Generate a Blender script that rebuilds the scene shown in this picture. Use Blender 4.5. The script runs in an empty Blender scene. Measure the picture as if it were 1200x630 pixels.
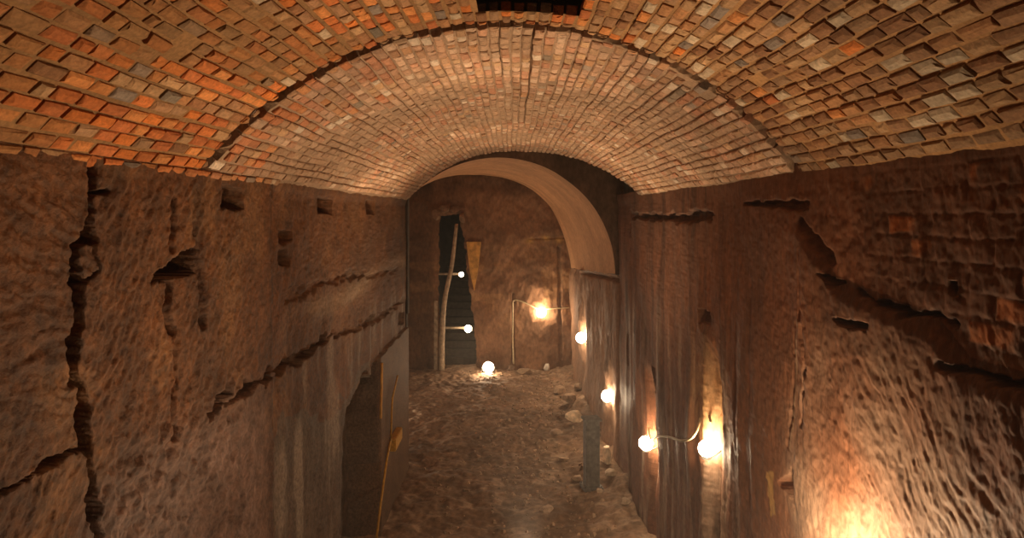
import bpy, bmesh, math, random
import numpy as np
from mathutils import Vector, Matrix

S = bpy.context.scene
COL = S.collection
random.seed(7)
H = 4.95           # eye height above the tunnel floor
F = 750.0          # focal length in pixels of the 1200-wide frame
CX, CY = 600.0, 250.0


def W3(x, d, z):
    """metres right of the tunnel axis, metres along it, metres above the eye -> world"""
    return Vector((x, d, z + H))


def ground_at(px, py):
    d = H * F / (py - CY)
    return Vector(((px - CX) * d / F, d, 0.0))


def on_plane(px, py, d):
    return Vector(((px - CX) * d / F, d, (CY - py) * d / F + H))


# ------------------------------------------------------------------ noise
def _hash(ix, iy, seed):
    n = (ix.astype(np.int64) * 374761393 + iy.astype(np.int64) * 668265263 + seed * 974634777) & 0x7fffffff
    n = ((n ^ (n >> 13)) * 1274126177) & 0x7fffffff
    n = (n ^ (n >> 16)) & 0xffffff
    return n / float(0xffffff)


def vnoise(x, y, seed=0):
    x0 = np.floor(x); y0 = np.floor(y)
    fx = x - x0; fy = y - y0
    fx = fx * fx * fx * (fx * (fx * 6 - 15) + 10); fy = fy * fy * fy * (fy * (fy * 6 - 15) + 10)
    a = _hash(x0, y0, seed); b = _hash(x0 + 1, y0, seed)
    c = _hash(x0, y0 + 1, seed); d = _hash(x0 + 1, y0 + 1, seed)
    return (a + (b - a) * fx) * (1 - fy) + (c + (d - c) * fx) * fy


def fbm(x, y, seed=0, oct=4):
    s = 0; a = 0.5; t = 0
    for i in range(oct):
        s = s + a * vnoise(x * 2 ** i + 17.3 * i, y * 2 ** i - 9.1 * i, seed + i * 31)
        t += a; a *= 0.5
    return s / t


def sstep(a, b, x):
    t = np.clip((x - a) / (b - a), 0, 1)
    return t * t * (3 - 2 * t)


def polyline_dist(X, Y, pts):
    best = np.full(X.shape, 1e9)
    for (ax, ay), (bx, by) in zip(pts[:-1], pts[1:]):
        vx, vy = bx - ax, by - ay
        L = vx * vx + vy * vy + 1e-12
        t = np.clip(((X - ax) * vx + (Y - ay) * vy) / L, 0, 1)
        best = np.minimum(best, np.hypot(X - ax - t * vx, Y - ay - t * vy))
    return best


def in_poly(X, Y, pts):
    r = np.zeros(X.shape, bool)
    n = len(pts)
    for i in range(n):
        x1, y1 = pts[i]; x2, y2 = pts[(i + 1) % n]
        if y1 == y2:
            continue
        c = ((y1 > Y) != (y2 > Y)) & (X < (x2 - x1) * (Y - y1) / (y2 - y1) + x1)
        r ^= c
    return r


def lin(r, g, b):
    return np.array([((c / 255) / 12.92 if c < 10 else (((c / 255) + .055) / 1.055) ** 2.4) for c in (r, g, b)])


# ------------------------------------------------------------------ materials
def new_mat(name):
    m = bpy.data.materials.new(name); m.use_nodes = True
    nt = m.node_tree
    return m, nt, nt.nodes['Principled BSDF']


def stone_mat(name, rough=.8, spec=.3, bump=.35, scale=28, stretch=(1, 1, 1), var=.35):
    """colour comes from the mesh's own mottled colour attribute, grain from procedural noise"""
    m, nt, b = new_mat(name)
    N = nt.nodes.new; L = nt.links.new
    at = N('ShaderNodeVertexColor'); at.layer_name = 'stone'
    tc = N('ShaderNodeTexCoord'); mp = N('ShaderNodeMapping'); mp.inputs['Scale'].default_value = stretch
    L(tc.outputs['Object'], mp.inputs['Vector'])
    n1 = N('ShaderNodeTexNoise'); n1.inputs['Scale'].default_value = scale; n1.inputs['Detail'].default_value = 6
    n1.inputs['Roughness'].default_value = .65
    L(mp.outputs['Vector'], n1.inputs['Vector'])
    mr = N('ShaderNodeMapRange'); mr.inputs['From Min'].default_value = .3; mr.inputs['From Max'].default_value = .7
    mr.inputs['To Min'].default_value = 1 - var; mr.inputs['To Max'].default_value = 1 + var
    L(n1.outputs['Fac'], mr.inputs['Value'])
    mx = N('ShaderNodeVectorMath'); mx.operation = 'SCALE'
    L(at.outputs['Color'], mx.inputs[0]); L(mr.outputs['Result'], mx.inputs['Scale'])
    L(mx.outputs['Vector'], b.inputs['Base Color'])
    bp = N('ShaderNodeBump'); bp.inputs['Strength'].default_value = bump; bp.inputs['Distance'].default_value = .02
    L(n1.outputs['Fac'], bp.inputs['Height']); L(bp.outputs['Normal'], b.inputs['Normal'])
    b.inputs['Roughness'].default_value = rough
    b.inputs['Specular IOR Level'].default_value = spec
    return m


def flat_mat(name, col, rough=.6, metal=0.0, scale=20, var=.3, bump=.2):
    m, nt, b = new_mat(name)
    N = nt.nodes.new; L = nt.links.new
    tc = N('ShaderNodeTexCoord')
    n1 = N('ShaderNodeTexNoise'); n1.inputs['Scale'].default_value = scale; n1.inputs['Detail'].default_value = 5
    L(tc.outputs['Object'], n1.inputs['Vector'])
    cr = N('ShaderNodeValToRGB')
    c = np.array(col)
    cr.color_ramp.elements[0].position = .3; cr.color_ramp.elements[1].position = .7
    cr.color_ramp.elements[0].color = (*(c * (1 - var)), 1); cr.color_ramp.elements[1].color = (*np.minimum(c * (1 + var), 1), 1)
    L(n1.outputs['Fac'], cr.inputs['Fac']); L(cr.outputs['Color'], b.inputs['Base Color'])
    bp = N('ShaderNodeBump'); bp.inputs['Strength'].default_value = bump; bp.inputs['Distance'].default_value = .01
    L(n1.outputs['Fac'], bp.inputs['Height']); L(bp.outputs['Normal'], b.inputs['Normal'])
    b.inputs['Roughness'].default_value = rough; b.inputs['Metallic'].default_value = metal
    return m


def glow_mat(name, col, strength):
    m, nt, b = new_mat(name)
    b.inputs['Base Color'].default_value = (.9, .85, .75, 1)
    b.inputs['Emission Color'].default_value = (*col, 1)
    b.inputs['Emission Strength'].default_value = strength
    return m


M_WALL = stone_mat('sandstone_wall', .66, .3, .8, 26, var=.5)
M_WALLR = stone_mat('sandstone_wall_streaked', .72, .25, .45, 22, (1, 1, .45))
M_FAR = stone_mat('sandstone_far_wall', .8, .2, .5, 12, (1, 1, .6))
M_BRICK = stone_mat('old_brick', .85, .2, .5, 45, var=.3)
M_ARCH = stone_mat('smooth_arch_render', .85, .15, .3, 9, var=.22)
M_FLOOR = stone_mat('trodden_earth', .85, .2, .7, 9, var=.45)
M_ROCK = stone_mat('loose_stone', .85, .2, .5, 10)
M_HOUSE = flat_mat('lamp_grey_casting', (.09, .085, .08), .5, .4)
M_GLOBE = glow_mat('frosted_lamp_globe', (1, .75, .48), 130)
M_GLOBE_FAR = glow_mat('frosted_lamp_globe_far', (1, .75, .48), 105)
M_GLOBE_NEAR = glow_mat('frosted_lamp_globe_near', (1, .75, .48), 330)
M_GLOBE_SIDE = glow_mat('frosted_lamp_globe_side', (1, .78, .55), 420)
M_GLOBE_STAIR = glow_mat('frosted_lamp_globe_stair', (1, .78, .52), 40)
M_GLOBE_DIM = glow_mat('frosted_lamp_globe_dim', (1, .78, .52), 14)
M_CABLE = flat_mat('pale_cable', (.42, .33, .2), .6)
M_YEL = flat_mat('ochre_yellow_paint', (.50, .26, .02), .6)
M_POST = flat_mat('weathered_grey_metal', (.16, .145, .13), .65, .2, 14, .35)
M_WOOD = flat_mat('weathered_timber', (.32, .23, .15), .8, 0, 9, .4)
M_OCHRE = flat_mat('ochre_lit_patch', (.55, .29, .07), .8, 0, 7, .35)  # lamp-lit ochre of the far wall plate; the upright pipe shares it
M_STEP = flat_mat('dark_stone_step', (.055, .04, .03), .85, 0, 8, .35)
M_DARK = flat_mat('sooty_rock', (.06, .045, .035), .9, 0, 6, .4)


# ------------------------------------------------------------------ mesh helpers
def link(name, me, mat=None, parent=None, kind=None):
    o = bpy.data.objects.new(name, me); COL.objects.link(o)
    if mat:
        me.materials.append(mat)
    if parent is not None:
        o.parent = parent
    if kind:
        o['kind'] = kind
    return o


def raw_mesh(name, verts, quads, cols=None, smooth=True):
    """verts (n,3), quads (m,4), cols (n,3) linear"""
    me = bpy.data.meshes.new(name)
    verts = np.asarray(verts, np.float32); quads = np.asarray(quads, np.int32)
    me.vertices.add(len(verts)); me.vertices.foreach_set('co', verts.ravel())
    me.loops.add(quads.size); me.loops.foreach_set('vertex_index', quads.ravel())
    me.polygons.add(len(quads))
    me.polygons.foreach_set('loop_start', np.arange(0, quads.size, 4, dtype=np.int32))
    me.polygons.foreach_set('loop_total', np.full(len(quads), 4, np.int32))
    me.polygons.foreach_set('use_smooth', np.full(len(quads), smooth, bool))
    me.update(calc_edges=True)
    if cols is not None:
        ca = me.color_attributes.new('stone', 'FLOAT_COLOR', 'POINT')
        c4 = np.ones((len(verts), 4), np.float32); c4[:, :3] = np.clip(cols, 0, 1)
        ca.data.foreach_set('color', c4.ravel())
    me.validate()
    return me


def grid_quads(ny, nx, off=0, flip=False, mask=None):
    i = np.arange(ny * nx).reshape(ny, nx)
    q = np.stack([i[:-1, :-1], i[:-1, 1:], i[1:, 1:], i[1:, :-1]], -1)
    if mask is not None:
        q = q[mask]
    q = q.reshape(-1, 4) + off
    return q[:, ::-1] if flip else q


def grid_mesh(name, P, C, flip=False, mask=None, smooth=True):
    ny, nx = P.shape[:2]
    return raw_mesh(name, P.reshape(-1, 3), grid_quads(ny, nx, 0, flip, mask), C.reshape(-1, 3), smooth)


def bm_obj(name, bm, mat, parent=None, smooth=False, kind=None):
    me = bpy.data.meshes.new(name); bm.to_mesh(me); bm.free()
    if smooth:
        me.polygons.foreach_set('use_smooth', np.ones(len(me.polygons), bool))
    return link(name, me, mat, parent, kind)


def add_box(bm, c, s, rot=None, bev=0.0):
    g = bmesh.ops.create_cube(bm, size=1)
    M = Matrix.Translation(Vector(c)) @ (rot.to_4x4() if rot else Matrix.Identity(4)) @ Matrix.Diagonal((*s, 1))
    bmesh.ops.transform(bm, matrix=M, verts=g['verts'])
    if bev:
        es = list({e for v in g['verts'] for e in v.link_edges})
        bmesh.ops.bevel(bm, geom=es, offset=bev, segments=2, affect='EDGES')


def add_cyl(bm, a, b, r0, r1=None, n=16):
    a = Vector(a); b = Vector(b); d = b - a
    r1 = r0 if r1 is None else r1
    g = bmesh.ops.create_cone(bm, cap_ends=True, segments=n, radius1=r0, radius2=r1, depth=d.length)
    M = Matrix.Translation((a + b) / 2) @ d.to_track_quat('Z', 'Y').to_matrix().to_4x4()
    bmesh.ops.transform(bm, matrix=M, verts=g['verts'])


def add_sphere(bm, c, r, sub=2, sc=(1, 1, 1)):
    g = bmesh.ops.create_icosphere(bm, subdivisions=sub, radius=r)
    bmesh.ops.transform(bm, matrix=Matrix.Translation(Vector(c)) @ Matrix.Diagonal((*sc, 1)), verts=g['verts'])


def add_tube(bm, pts, radii, n=8):
    pts = [Vector(p) for p in pts]
    if not hasattr(radii, '__len__'):
        radii = [radii] * len(pts)
    rings = []
    up = Vector((0.13, 0.2, 1)).normalized()
    for i, p in enumerate(pts):
        t = (pts[min(i + 1, len(pts) - 1)] - pts[max(i - 1, 0)]).normalized()
        u = t.cross(up)
        if u.length < .1:
            u = t.cross(Vector((1, 0, 0)))
        u.normalize(); v = t.cross(u)
        rings.append([bm.verts.new(p + radii[i] * (math.cos(k * 2 * math.pi / n) * u + math.sin(k * 2 * math.pi / n) * v)) for k in range(n)])
    for r0, r1 in zip(rings[:-1], rings[1:]):
        for k in range(n):
            bm.faces.new((r0[k], r0[(k + 1) % n], r1[(k + 1) % n], r1[k]))
    bm.faces.new(rings[0][::-1]); bm.faces.new(rings[-1])


def smooth_path(pts, n=8):
    P = [Vector(p) for p in pts]; out = []
    P = [P[0] * 2 - P[1]] + P + [P[-1] * 2 - P[-2]]
    for i in range(1, len(P) - 2):
        p0, p1, p2, p3 = P[i - 1:i + 3]
        for k in range(n):
            t = k / n
            out.append(.5 * ((2 * p1) + (p2 - p0) * t + (2 * p0 - 5 * p1 + 4 * p2 - p3) * t * t + (3 * p1 - p0 - 3 * p2 + p3) * t ** 3))
    out.append(P[-2])
    return out


def thing(name, label, cat, loc=(0, 0, 0), rz=0, group=None):
    o = bpy.data.objects.new(name, None); COL.objects.link(o)
    o.location = loc; o.rotation_euler = (0, 0, rz); o.empty_display_size = .1
    o['label'] = label; o['category'] = cat
    if group:
        o['group'] = group
    return o


def tag(o, label, cat, group=None, kind=None):
    o['label'] = label; o['category'] = cat
    if group:
        o['group'] = group
    if kind:
        o['kind'] = kind
    return o


# ================================================================== WALLS
def wall_axis():
    # denser rows of vertices where the wall is close to the visitor
    near = np.linspace(-3.2, 2.2, 28)[:-1]
    inv = 1 / np.linspace(1 / 2.2, 1 / 12.45, 430)
    return np.concatenate([near, inv])


DW = wall_axis()
ZW = np.linspace(-5.05, .36, 640)
D, Z = np.meshgrid(DW, ZW)


def LP(*pts):     # photograph measurements on the left wall (x = -2 m) -> (along, height)
    return [((1500 / (600 - x)), (CY - y) * (1500 / (600 - x)) / F) for x, y in pts]


def RP(*pts):     # same for the right wall (x = +2 m)
    return [((1500 / (x - 600)), (CY - y) * (1500 / (x - 600)) / F) for x, y in pts]


def strokes(D, Z, dirv, across, along, seed):
    dx, dz = np.array(dirv) / np.hypot(*dirv)
    wob = (fbm(D * 1.7, Z * 1.7, seed + 5, 3) - .5) * .22 + (fbm(D * 9, Z * 9, seed + 6, 2) - .5) * .05
    a = D * dx + Z * dz + wob * .2
    b = -D * dz + Z * dx + wob
    n = vnoise(b / across, a / along, seed) + .5 * vnoise(b / across * 2.1, a / along * 1.7, seed + 3)
    return (n / 1.5 - .5)


def crack(disp, X, Y, pts, w, depth, seed=0, wob=.03):
    jx = (fbm(X * 7, Y * 7, seed, 5) - .5) * 3.2 * wob
    jy = (fbm(X * 7 + 40, Y * 7, seed + 1, 5) - .5) * 3.2 * wob
    d = polyline_dist(X + jx, Y + jy, pts)
    ww = w * np.clip(2.4 * fbm(X * 5, Y * 5, seed + 9, 3) - .25, .4, 1.8)
    k = 1 - sstep(ww * .45, ww, d)
    disp -= depth * k
    return k


# ---------------------------------------------------------------- left wall
disp = np.zeros_like(D)
big = fbm(D * .8, Z * .8, 1, 4) - .5
disp += big * .05
hi = sstep(-.75, -1.25, Z + .25 * (fbm(D * 2, Z * 2, 91, 2) - .5))      # tool direction changes lower down
near_l = 1 - sstep(3.0, 3.25, D)
mid_l = sstep(2.95, 3.2, D) * (1 - sstep(4.6, 5.4, D))
far_l = sstep(5.2, 5.5, D)
s1 = strokes(D, Z, (1, -.6), .030, .12, 11)
s2 = strokes(D, Z, (1, 2.1), .027, .15, 12)
s3 = strokes(D, Z, (1, 1.5), .030, .09, 13)
s4 = strokes(D, Z, (.3, 1), .07, .35, 14)
disp += near_l * ((1 - hi) * s1 + hi * s2) * .021
rough_low = sstep(-.7, -1.5, Z)
disp += mid_l * (s3 * .021 * (1 - .4 * rough_low) + rough_low * (fbm(D * 14, Z * 11, 21, 4) - .5) * .08)
disp += far_l * (s4 * .014 + (fbm(D * 5, Z * 5, 22, 4) - .5) * .035)
disp += (fbm(D * 26, Z * 26, 23, 3) - .5) * .013

ck = np.zeros_like(D)
K = lambda *a, **k: np.maximum(ck, crack(*a, **k))
c1 = LP((117, 188), (112, 235), (108, 275), (97, 295), (94, 330), (103, 350), (104, 372), (92, 395), (93, 430), (98, 470), (104, 510), (107, 560), (116, 632))
ck = K(disp, D, Z, c1, .046, .30, 31, wob=.04)
ck = K(disp, D, Z, LP((108, 272), (120, 290), (120, 318), (106, 330)), .018, .10, 32, wob=.02)
ck = K(disp, D, Z, LP((114, 228), (136, 222)), .014, .07, 33, wob=.015)
ck = K(disp, D, Z, LP((-10, 580), (30, 560), (60, 545), (92, 528)), .022, .09, 34, wob=.03)
ck = K(disp, D, Z, LP((250, 484), (268, 470), (300, 450), (332, 433), (360, 420), (382, 403), (398, 390)), .05, .13, 35, wob=.05)
ck = K(disp, D, Z, LP((398, 390), (425, 384), (450, 372), (476, 352)), .05, .06, 36, wob=.05)
ck = K(disp, D, Z, LP((209, 232), (210, 262), (209, 292)), .026, .07, 37, wob=.02)
ck = K(disp, D, Z, LP((203, 332), (202, 360), (206, 384)), .03, .06, 38, wob=.02)
ck = K(disp, D, Z, LP((234, 262), (238, 300), (240, 350), (240, 380)), .035, .06, 39, wob=.02)
ck = K(disp, D, Z, LP((206, 390), (208, 440), (204, 480), (206, 512)), .03, .05, 42, wob=.02)
ck = K(disp, D, Z, LP((345, 348), (380, 334), (420, 322), (470, 318)), .06, .04, 40, wob=.06)
ck = K(disp, D, Z, LP((336, 300), (346, 306)), .07, .10, 44, wob=.02)
ck = K(disp, D, Z, LP((335, 275), (348, 276)), .06, .10, 45, wob=.02)
ck = K(disp, D, Z, LP((322, 215), (324, 330), (326, 460), (328, 630)), .045, .05, 41, wob=.015)


def socket(disp, X, Y, poly, depth, soft=None):
    jx = (fbm(X * 9, Y * 9, 71, 4) - .5) * .05; jy = (fbm(X * 9, Y * 9, 72, 4) - .5) * .05
    m = in_poly(X + jx, Y + jy, poly).astype(float)
    disp -= depth * m
    return m


sk = np.zeros_like(D)
for poly, dep in ((LP((182, 331), (202, 308), (216, 296), (237, 291), (239, 318), (214, 326)), .6),
                  (LP((266, 216), (287, 222), (289, 247), (265, 244)), .6),
                  (LP((381, 230), (395, 233), (396, 251), (381, 250)), .40),
                  (LP((436, 234), (444, 236), (444, 252), (436, 250)), .40),
                  (LP((376, 405), (390, 388), (388, 404)), .25),
                  (LP((440, 368), (445, 368), (445, 382), (440, 380)), .3),
                  (LP((471, 366), (476, 366), (476, 381), (471, 380)), .3),
                  (LP((255, 474), (268, 450), (276, 462)), .22)):
    sk = np.maximum(sk, socket(disp, D, Z, poly, dep))
# the wall beyond the upright joint is cut back a little; low damp recess near its end, then the dressed jamb
disp += -.05 * sstep(5.42, 5.5, D)
rec = in_poly(D, Z + (fbm(D * 3, Z * 3, 61, 2) - .5) * .35, LP((405, 640), (408, 520), (413, 470), (428, 444), (445, 428), (446, 640)) ).astype(float)
disp -= .42 * rec
jamb = in_poly(D, Z + (fbm(D * 2, Z * 2, 62, 2) - .5) * .1, LP((446, 640), (446, 420), (462, 402), (490, 372), (490, 640))).astype(float)
disp = disp * (1 - .85 * jamb) + jamb * .02
disp *= (1 - .7 * sstep(.12, .3, Z))

mott = fbm(D * 1.3, Z * 1.3, 51, 5)[..., None]
mot2 = fbm(D * 5, Z * 5, 52, 4)[..., None]
A1, A2, A3 = np.array([.140, .050, .0125]), np.array([.078, .032, .0115]), np.array([.19, .088, .032])
C = A1 * (1 - mott) + A2 * mott
C = C * (1 + .5 * (mot2 - .5))
C = C + (A3 - C) * sstep(.56, .72, fbm(D * 2.4, Z * 2.4, 53, 4))[..., None] * .5
purple_light = sstep(-1.1, -1.7, Z) * sstep(2.9, 3.1, D) * (1 - sstep(4.9, 5.6, D))  # cool purplish light low on the wall, put into the colour
C = C + (np.array([.25, .16, .125]) - C) * (purple_light * .75)[..., None]
C *= (.62 + .76 * fbm(D * 15, Z * 11, 57, 3))[..., None] * (.55 + .9 * fbm(D * 1.9 + 5, Z * 1.2, 58, 4))[..., None]
drk = .8 * np.exp(-((D - 5.42) / .09) ** 2) + np.exp(-((D - 4.15) / .10) ** 2) * sstep(-.9, -.1, Z) + np.exp(-((D - 3.3) / .08) ** 2) * sstep(-.5, .1, Z) * .7
C *= (1 - .5 * np.clip(drk, 0, 1))[..., None]
grey = in_poly(D, Z + (fbm(D * 3, Z * 6, 63, 3) - .5) * .6, LP((326, 640), (328, 560), (336, 500), (372, 486), (405, 470), (430, 440), (446, 425), (446, 640)))
C[grey] = C[grey] * .3 + np.array([.085, .066, .050]) * .7 * (.6 + .8 * mot2[grey])
wst = sstep(.60, .75, fbm(D * 4.5, Z * .8, 64, 3)) * sstep(-1.2, -1.6, Z) * sstep(5.4, 5.8, D) * (1 - jamb)
C = C + (np.array([.36, .29, .22]) - C) * (wst * .45)[..., None]
wl = np.exp(-((Z + .95 + .1 * np.sin(D)) / .12) ** 2) * sstep(6, 7, D) * (.5 + fbm(D * 3, Z * 9, 65, 2))
C = C + (np.array([.33, .22, .13]) - C) * np.clip(wl * .45, 0, 1)[..., None]
jm = jamb > .5
C[jm] = np.array([.115, .055, .022]) * (.7 + .6 * mot2[jm])
P = np.stack([-2.0 + disp - .02, D, Z + H], -1)
wl_o = link('wall_left', grid_mesh('wall_left', P, C, flip=True), M_WALL, kind='structure')

# ---------------------------------------------------------------- right wall
disp = np.zeros_like(D)
disp += (fbm(D * .8, Z * .8, 101, 4) - .5) * .08
far = sstep(4.7, 6.0, D)
streak = (fbm(D * 5.5, Z * .45, 102, 4) - .5)
disp += far * streak * .085 * sstep(.1, -1.2, Z) + far * (strokes(D, Z, (.08, 1), .09, .5, 103)) * .022
low = sstep(-.35, -.75, Z + (D - 3) * .22)
near_r = 1 - sstep(4.5, 4.9, D)
disp += near_r * low * (strokes(D, Z, (1, 1.35), .032, .15, 104) * .014)
disp += near_r * (1 - low) * (strokes(D, Z, (.12, 1), .07, .3, 105) * .018)
bump_zone = np.exp(-(((D - 6.7) / .5) ** 2)) * sstep(-.9, -1.4, Z)
disp += bump_zone * (fbm(D * 9, Z * 7, 106, 4) - .5) * .04
# upright chases cut just in front of the lamps: their far cheeks catch the light
for d_c, wd, dep_, zt_, zb_ in ((9.62, .75, .15, -2.7, -4.6), (6.72, .50, .13, -1.75, -4.2), (13.0, .1, .0, -3, -4)):
    dj = D + .10 * (fbm(Z * 1.5, D * 0 + d_c, 108, 3) - .5) + .05 * (Z - zt_) * 0
    disp -= dep_ * sstep(d_c - wd, d_c - .12, dj) * (1 - sstep(d_c - .05, d_c + .03, dj)) * sstep(zt_ + .5, zt_, Z)
disp += (fbm(D * 26, Z * 26, 107, 3) - .5) * .013
# lower part of the wall swells out below the ledge
led = RP((935, 262), (962, 300), (978, 332), (1010, 346), (1045, 362), (1090, 380), (1130, 432), (1200, 452), (1300, 470))
ld = np.array(led)[::-1]
zl = np.interp(D, ld[:, 0], ld[:, 1])
led_on = (1 - sstep(4.3, 4.7, D)) * sstep(-3.0, 1.5, D)
disp += led_on * .035 * sstep(.02, -.10, Z - zl)
ck = np.zeros_like(D); sk = np.zeros_like(D)
ck = K(disp, D, Z, RP((938, 262), (955, 285), (972, 305)), .04, .09, 131, wob=.03)
ck = K(disp, D, Z, RP((1008, 342), (1030, 354), (1062, 366), (1110, 380)), .030, .13, 132, wob=.03)
ck = K(disp, D, Z, RP((1100, 424), (1130, 438), (1165, 450), (1215, 448)), .022, .11, 133, wob=.025)
ck = K(disp, D, Z, RP((738, 252), (775, 255), (830, 254)), .06, .12, 134, wob=.02)
ck = K(disp, D, Z, RP((870, 238), (905, 240), (946, 240)), .03, .10, 135, wob=.012)
ck = K(disp, D, Z, RP((735, 250), (736, 268), (735, 288)), .12, .12, 136, wob=.01)
ck = K(disp, D, Z, RP((931, 378), (928, 440), (922, 524)), .016, .03, 137, wob=.008)
ck = K(disp, D, Z, RP((940, 385), (944, 430), (938, 500)), .02, .05, 138, wob=.02)
ck = K(disp, D, Z, RP((940, 280), (938, 320), (936, 372)), .02, .03, 139, wob=.02)
for poly, dep in ((RP((980, 373), (1000, 374), (1020, 382), (1018, 391), (984, 380)), .26),
                  (RP((960, 322), (975, 324), (990, 332), (975, 336)), .2),
                  (RP((818, 362), (829, 364), (830, 382), (818, 378)), .25),
                  (RP((764, 430), (769, 432), (768, 462), (764, 458)), .2),
                  (RP((730, 392), (733, 392), (733, 430), (730, 430)), .3),
                  (RP((910, 566), (932, 549), (930, 588)), .30),
                  (RP((1105, 330), (1112, 334), (1112, 346), (1106, 342)), .10)):
    sk = np.maximum(sk, socket(disp, D, Z, poly, dep))
# old brick patching in the upper wall near the visitor
bw, bh = .30, .115
row = np.floor(Z / bh); off = (row % 2) * .5
u = D / bw + off; iu = np.floor(u)
eu = np.minimum(u - iu, 1 - (u - iu)) * bw; ez = np.minimum(Z / bh - row, 1 - (Z / bh - row)) * bh
edge = np.minimum(eu, ez) + (fbm(D * 12, Z * 12, 140, 2) - .5) * .02
patch = (1 - sstep(3.55, 3.8, D)) * sstep(.0, .10, Z - zl)
disp -= patch * (1 - sstep(.002, .018, edge)) * .004 * (.3 + 1.4 * fbm(D * 3, Z * 3, 141, 2))
disp += patch * (_hash(iu, row, 5) - .5) * .006
disp -= .06 * sstep(11.1, 11.3, D)
disp *= (1 - .6 * sstep(.12, .3, Z))

mott = fbm(D * 1.3, Z * 1.1, 151, 5)[..., None]
mot2 = fbm(D * 5, Z * 3, 152, 4)[..., None]
A1, A2, A3 = np.array([.26, .100, .045]), np.array([.155, .072, .040]), np.array([.34, .19, .105])
C = A1 * (1 - mott) + A2 * mott
C = C * (1 + .55 * (mot2 - .5))
vs = sstep(.52, .7, fbm(D * 6, Z * .5, 153, 4)) * sstep(4.6, 5.6, D)
C = C * (1 - .45 * vs[..., None])
vs2 = sstep(.56, .7, fbm(D * 7 + 31, Z * .6, 154, 4)) * sstep(5, 6, D) * sstep(-1, -2, Z)
C = C + (np.array([.46, .33, .23]) - C) * (vs2 * .6)[..., None]
C = C + (np.array([.38, .25, .165]) - C) * (near_r * low * .65 * sstep(.2, .8, fbm(D * 2, Z * 2, 155, 3)))[..., None]
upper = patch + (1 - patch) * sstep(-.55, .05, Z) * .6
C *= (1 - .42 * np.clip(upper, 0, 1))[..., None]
ob = (_hash(iu, row, 9) > .80) * patch * sstep(.008, .02, edge) * sstep(.4, .6, fbm(D * 6, Z * 6, 156, 3))
C = C + (np.array([.36, .115, .03]) - C) * (ob * .7)[..., None]
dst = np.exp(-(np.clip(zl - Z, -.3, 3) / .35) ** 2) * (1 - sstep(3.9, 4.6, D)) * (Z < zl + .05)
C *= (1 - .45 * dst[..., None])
yel = in_poly(D, Z, RP((898, 553), (905, 552), (907, 602), (901, 604)))
C[yel] = np.array([.46, .26, .09])
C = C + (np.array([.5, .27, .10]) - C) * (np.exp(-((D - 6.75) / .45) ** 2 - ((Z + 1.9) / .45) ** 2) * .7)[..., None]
pale = (polyline_dist(D, Z, RP((934, 378), (931, 440), (925, 524))) < .018)
C[pale] = C[pale] * .4 + np.array([.5, .33, .2]) * .6
P = np.stack([2.0 - disp + .02, D, Z + H], -1)
RIGHT_X = P[..., 0]
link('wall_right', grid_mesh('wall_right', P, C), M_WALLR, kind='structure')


def right_wall_x(d, z):
    i = np.argmin(abs(DW - d)); j = np.argmin(abs(ZW - z))
    return float(RIGHT_X[j, i])


# ================================================================== BRICK VAULT
R = 2.62; ZC = .28 - math.sqrt(R * R - 4); TA = math.asin(2 / R)


def crack_d(x):
    return 4.10 + .075 * x + .05 * x * x


def end_d(x):
    return 12.5 - 2.5 * max(0.0, (x - .3) / 1.7)


HOLE = (-.20, .42, 2.7, 3.86)     # open shaft in the crown: x0, x1, d0, d1


def srgb(*c):
    return lin(*c)


ORANGE = [np.array(c) for c in ((.56, .165, .035), (.50, .15, .04), (.44, .135, .042), (.52, .20, .06))]
BROWN = [np.array(c) for c in ((.30, .155, .075), (.34, .19, .095), (.27, .125, .055), (.36, .17, .07), (.40, .23, .11))]
GREYB = [np.array(c) for c in ((.17, .13, .09), (.21, .155, .115), (.24, .18, .135))]
PINK = [np.array(c) for c in ((.46, .25, .145), (.40, .21, .12), (.49, .30, .19), (.36, .20, .12), (.44, .18, .09), (.53, .35, .23))]
MORT_N, MORT_F = np.array([.27, .14, .055]), np.array([.34, .215, .13])


def brick_colour(x, d, near):
    r = random.random()
    if near:
        side = (x + 2) / 4           # left is redder than right
        if r < .66 * (1 - side) ** 1.5 + .02:
            c = random.choice(ORANGE)
        elif r < .955 - .09 * side:
            c = random.choice(BROWN)
        elif r < .985 and r > .95:
            c = random.choice(GREYB)
        else:
            c = np.array([.50, .37, .24])
        soot = fbm(np.array([x * 1.3 + 7]), np.array([d * 1.2]), 78, 4)[0]
        c = c * (.40 + 1.15 * soot) * (1.08 - .16 * side)
    else:
        left = max(0.0, (-x - .9) / 1.1) * max(0.0, 1 - (d - 4.1) / 1.6)
        if random.random() < left * .8:
            c = random.choice(ORANGE[1:] + BROWN[:2])
        elif r < .70:
            c = random.choice(PINK)
        elif r < .93:
            c = random.choice(BROWN) * 1.15
        elif r < .96:
            c = random.choice(GREYB) * 1.2
        else:
            c = np.array([.66, .52, .38])
        bl = fbm(np.array([x * 1.6]), np.array([d * 1.1]), 77, 3)[0]
        c = c * (.75 + .5 * bl) * .8 + np.array([.50, .32, .205]) * .2 + np.array([.60, .43, .30]) * max(0, bl - .5) * 1.1
    return c * random.uniform(.85, 1.12)


V, Q, VC = [], [], []


def vp(t, d, r):
    return (r * math.sin(t), d, ZC + r * math.cos(t) + H)


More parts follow.
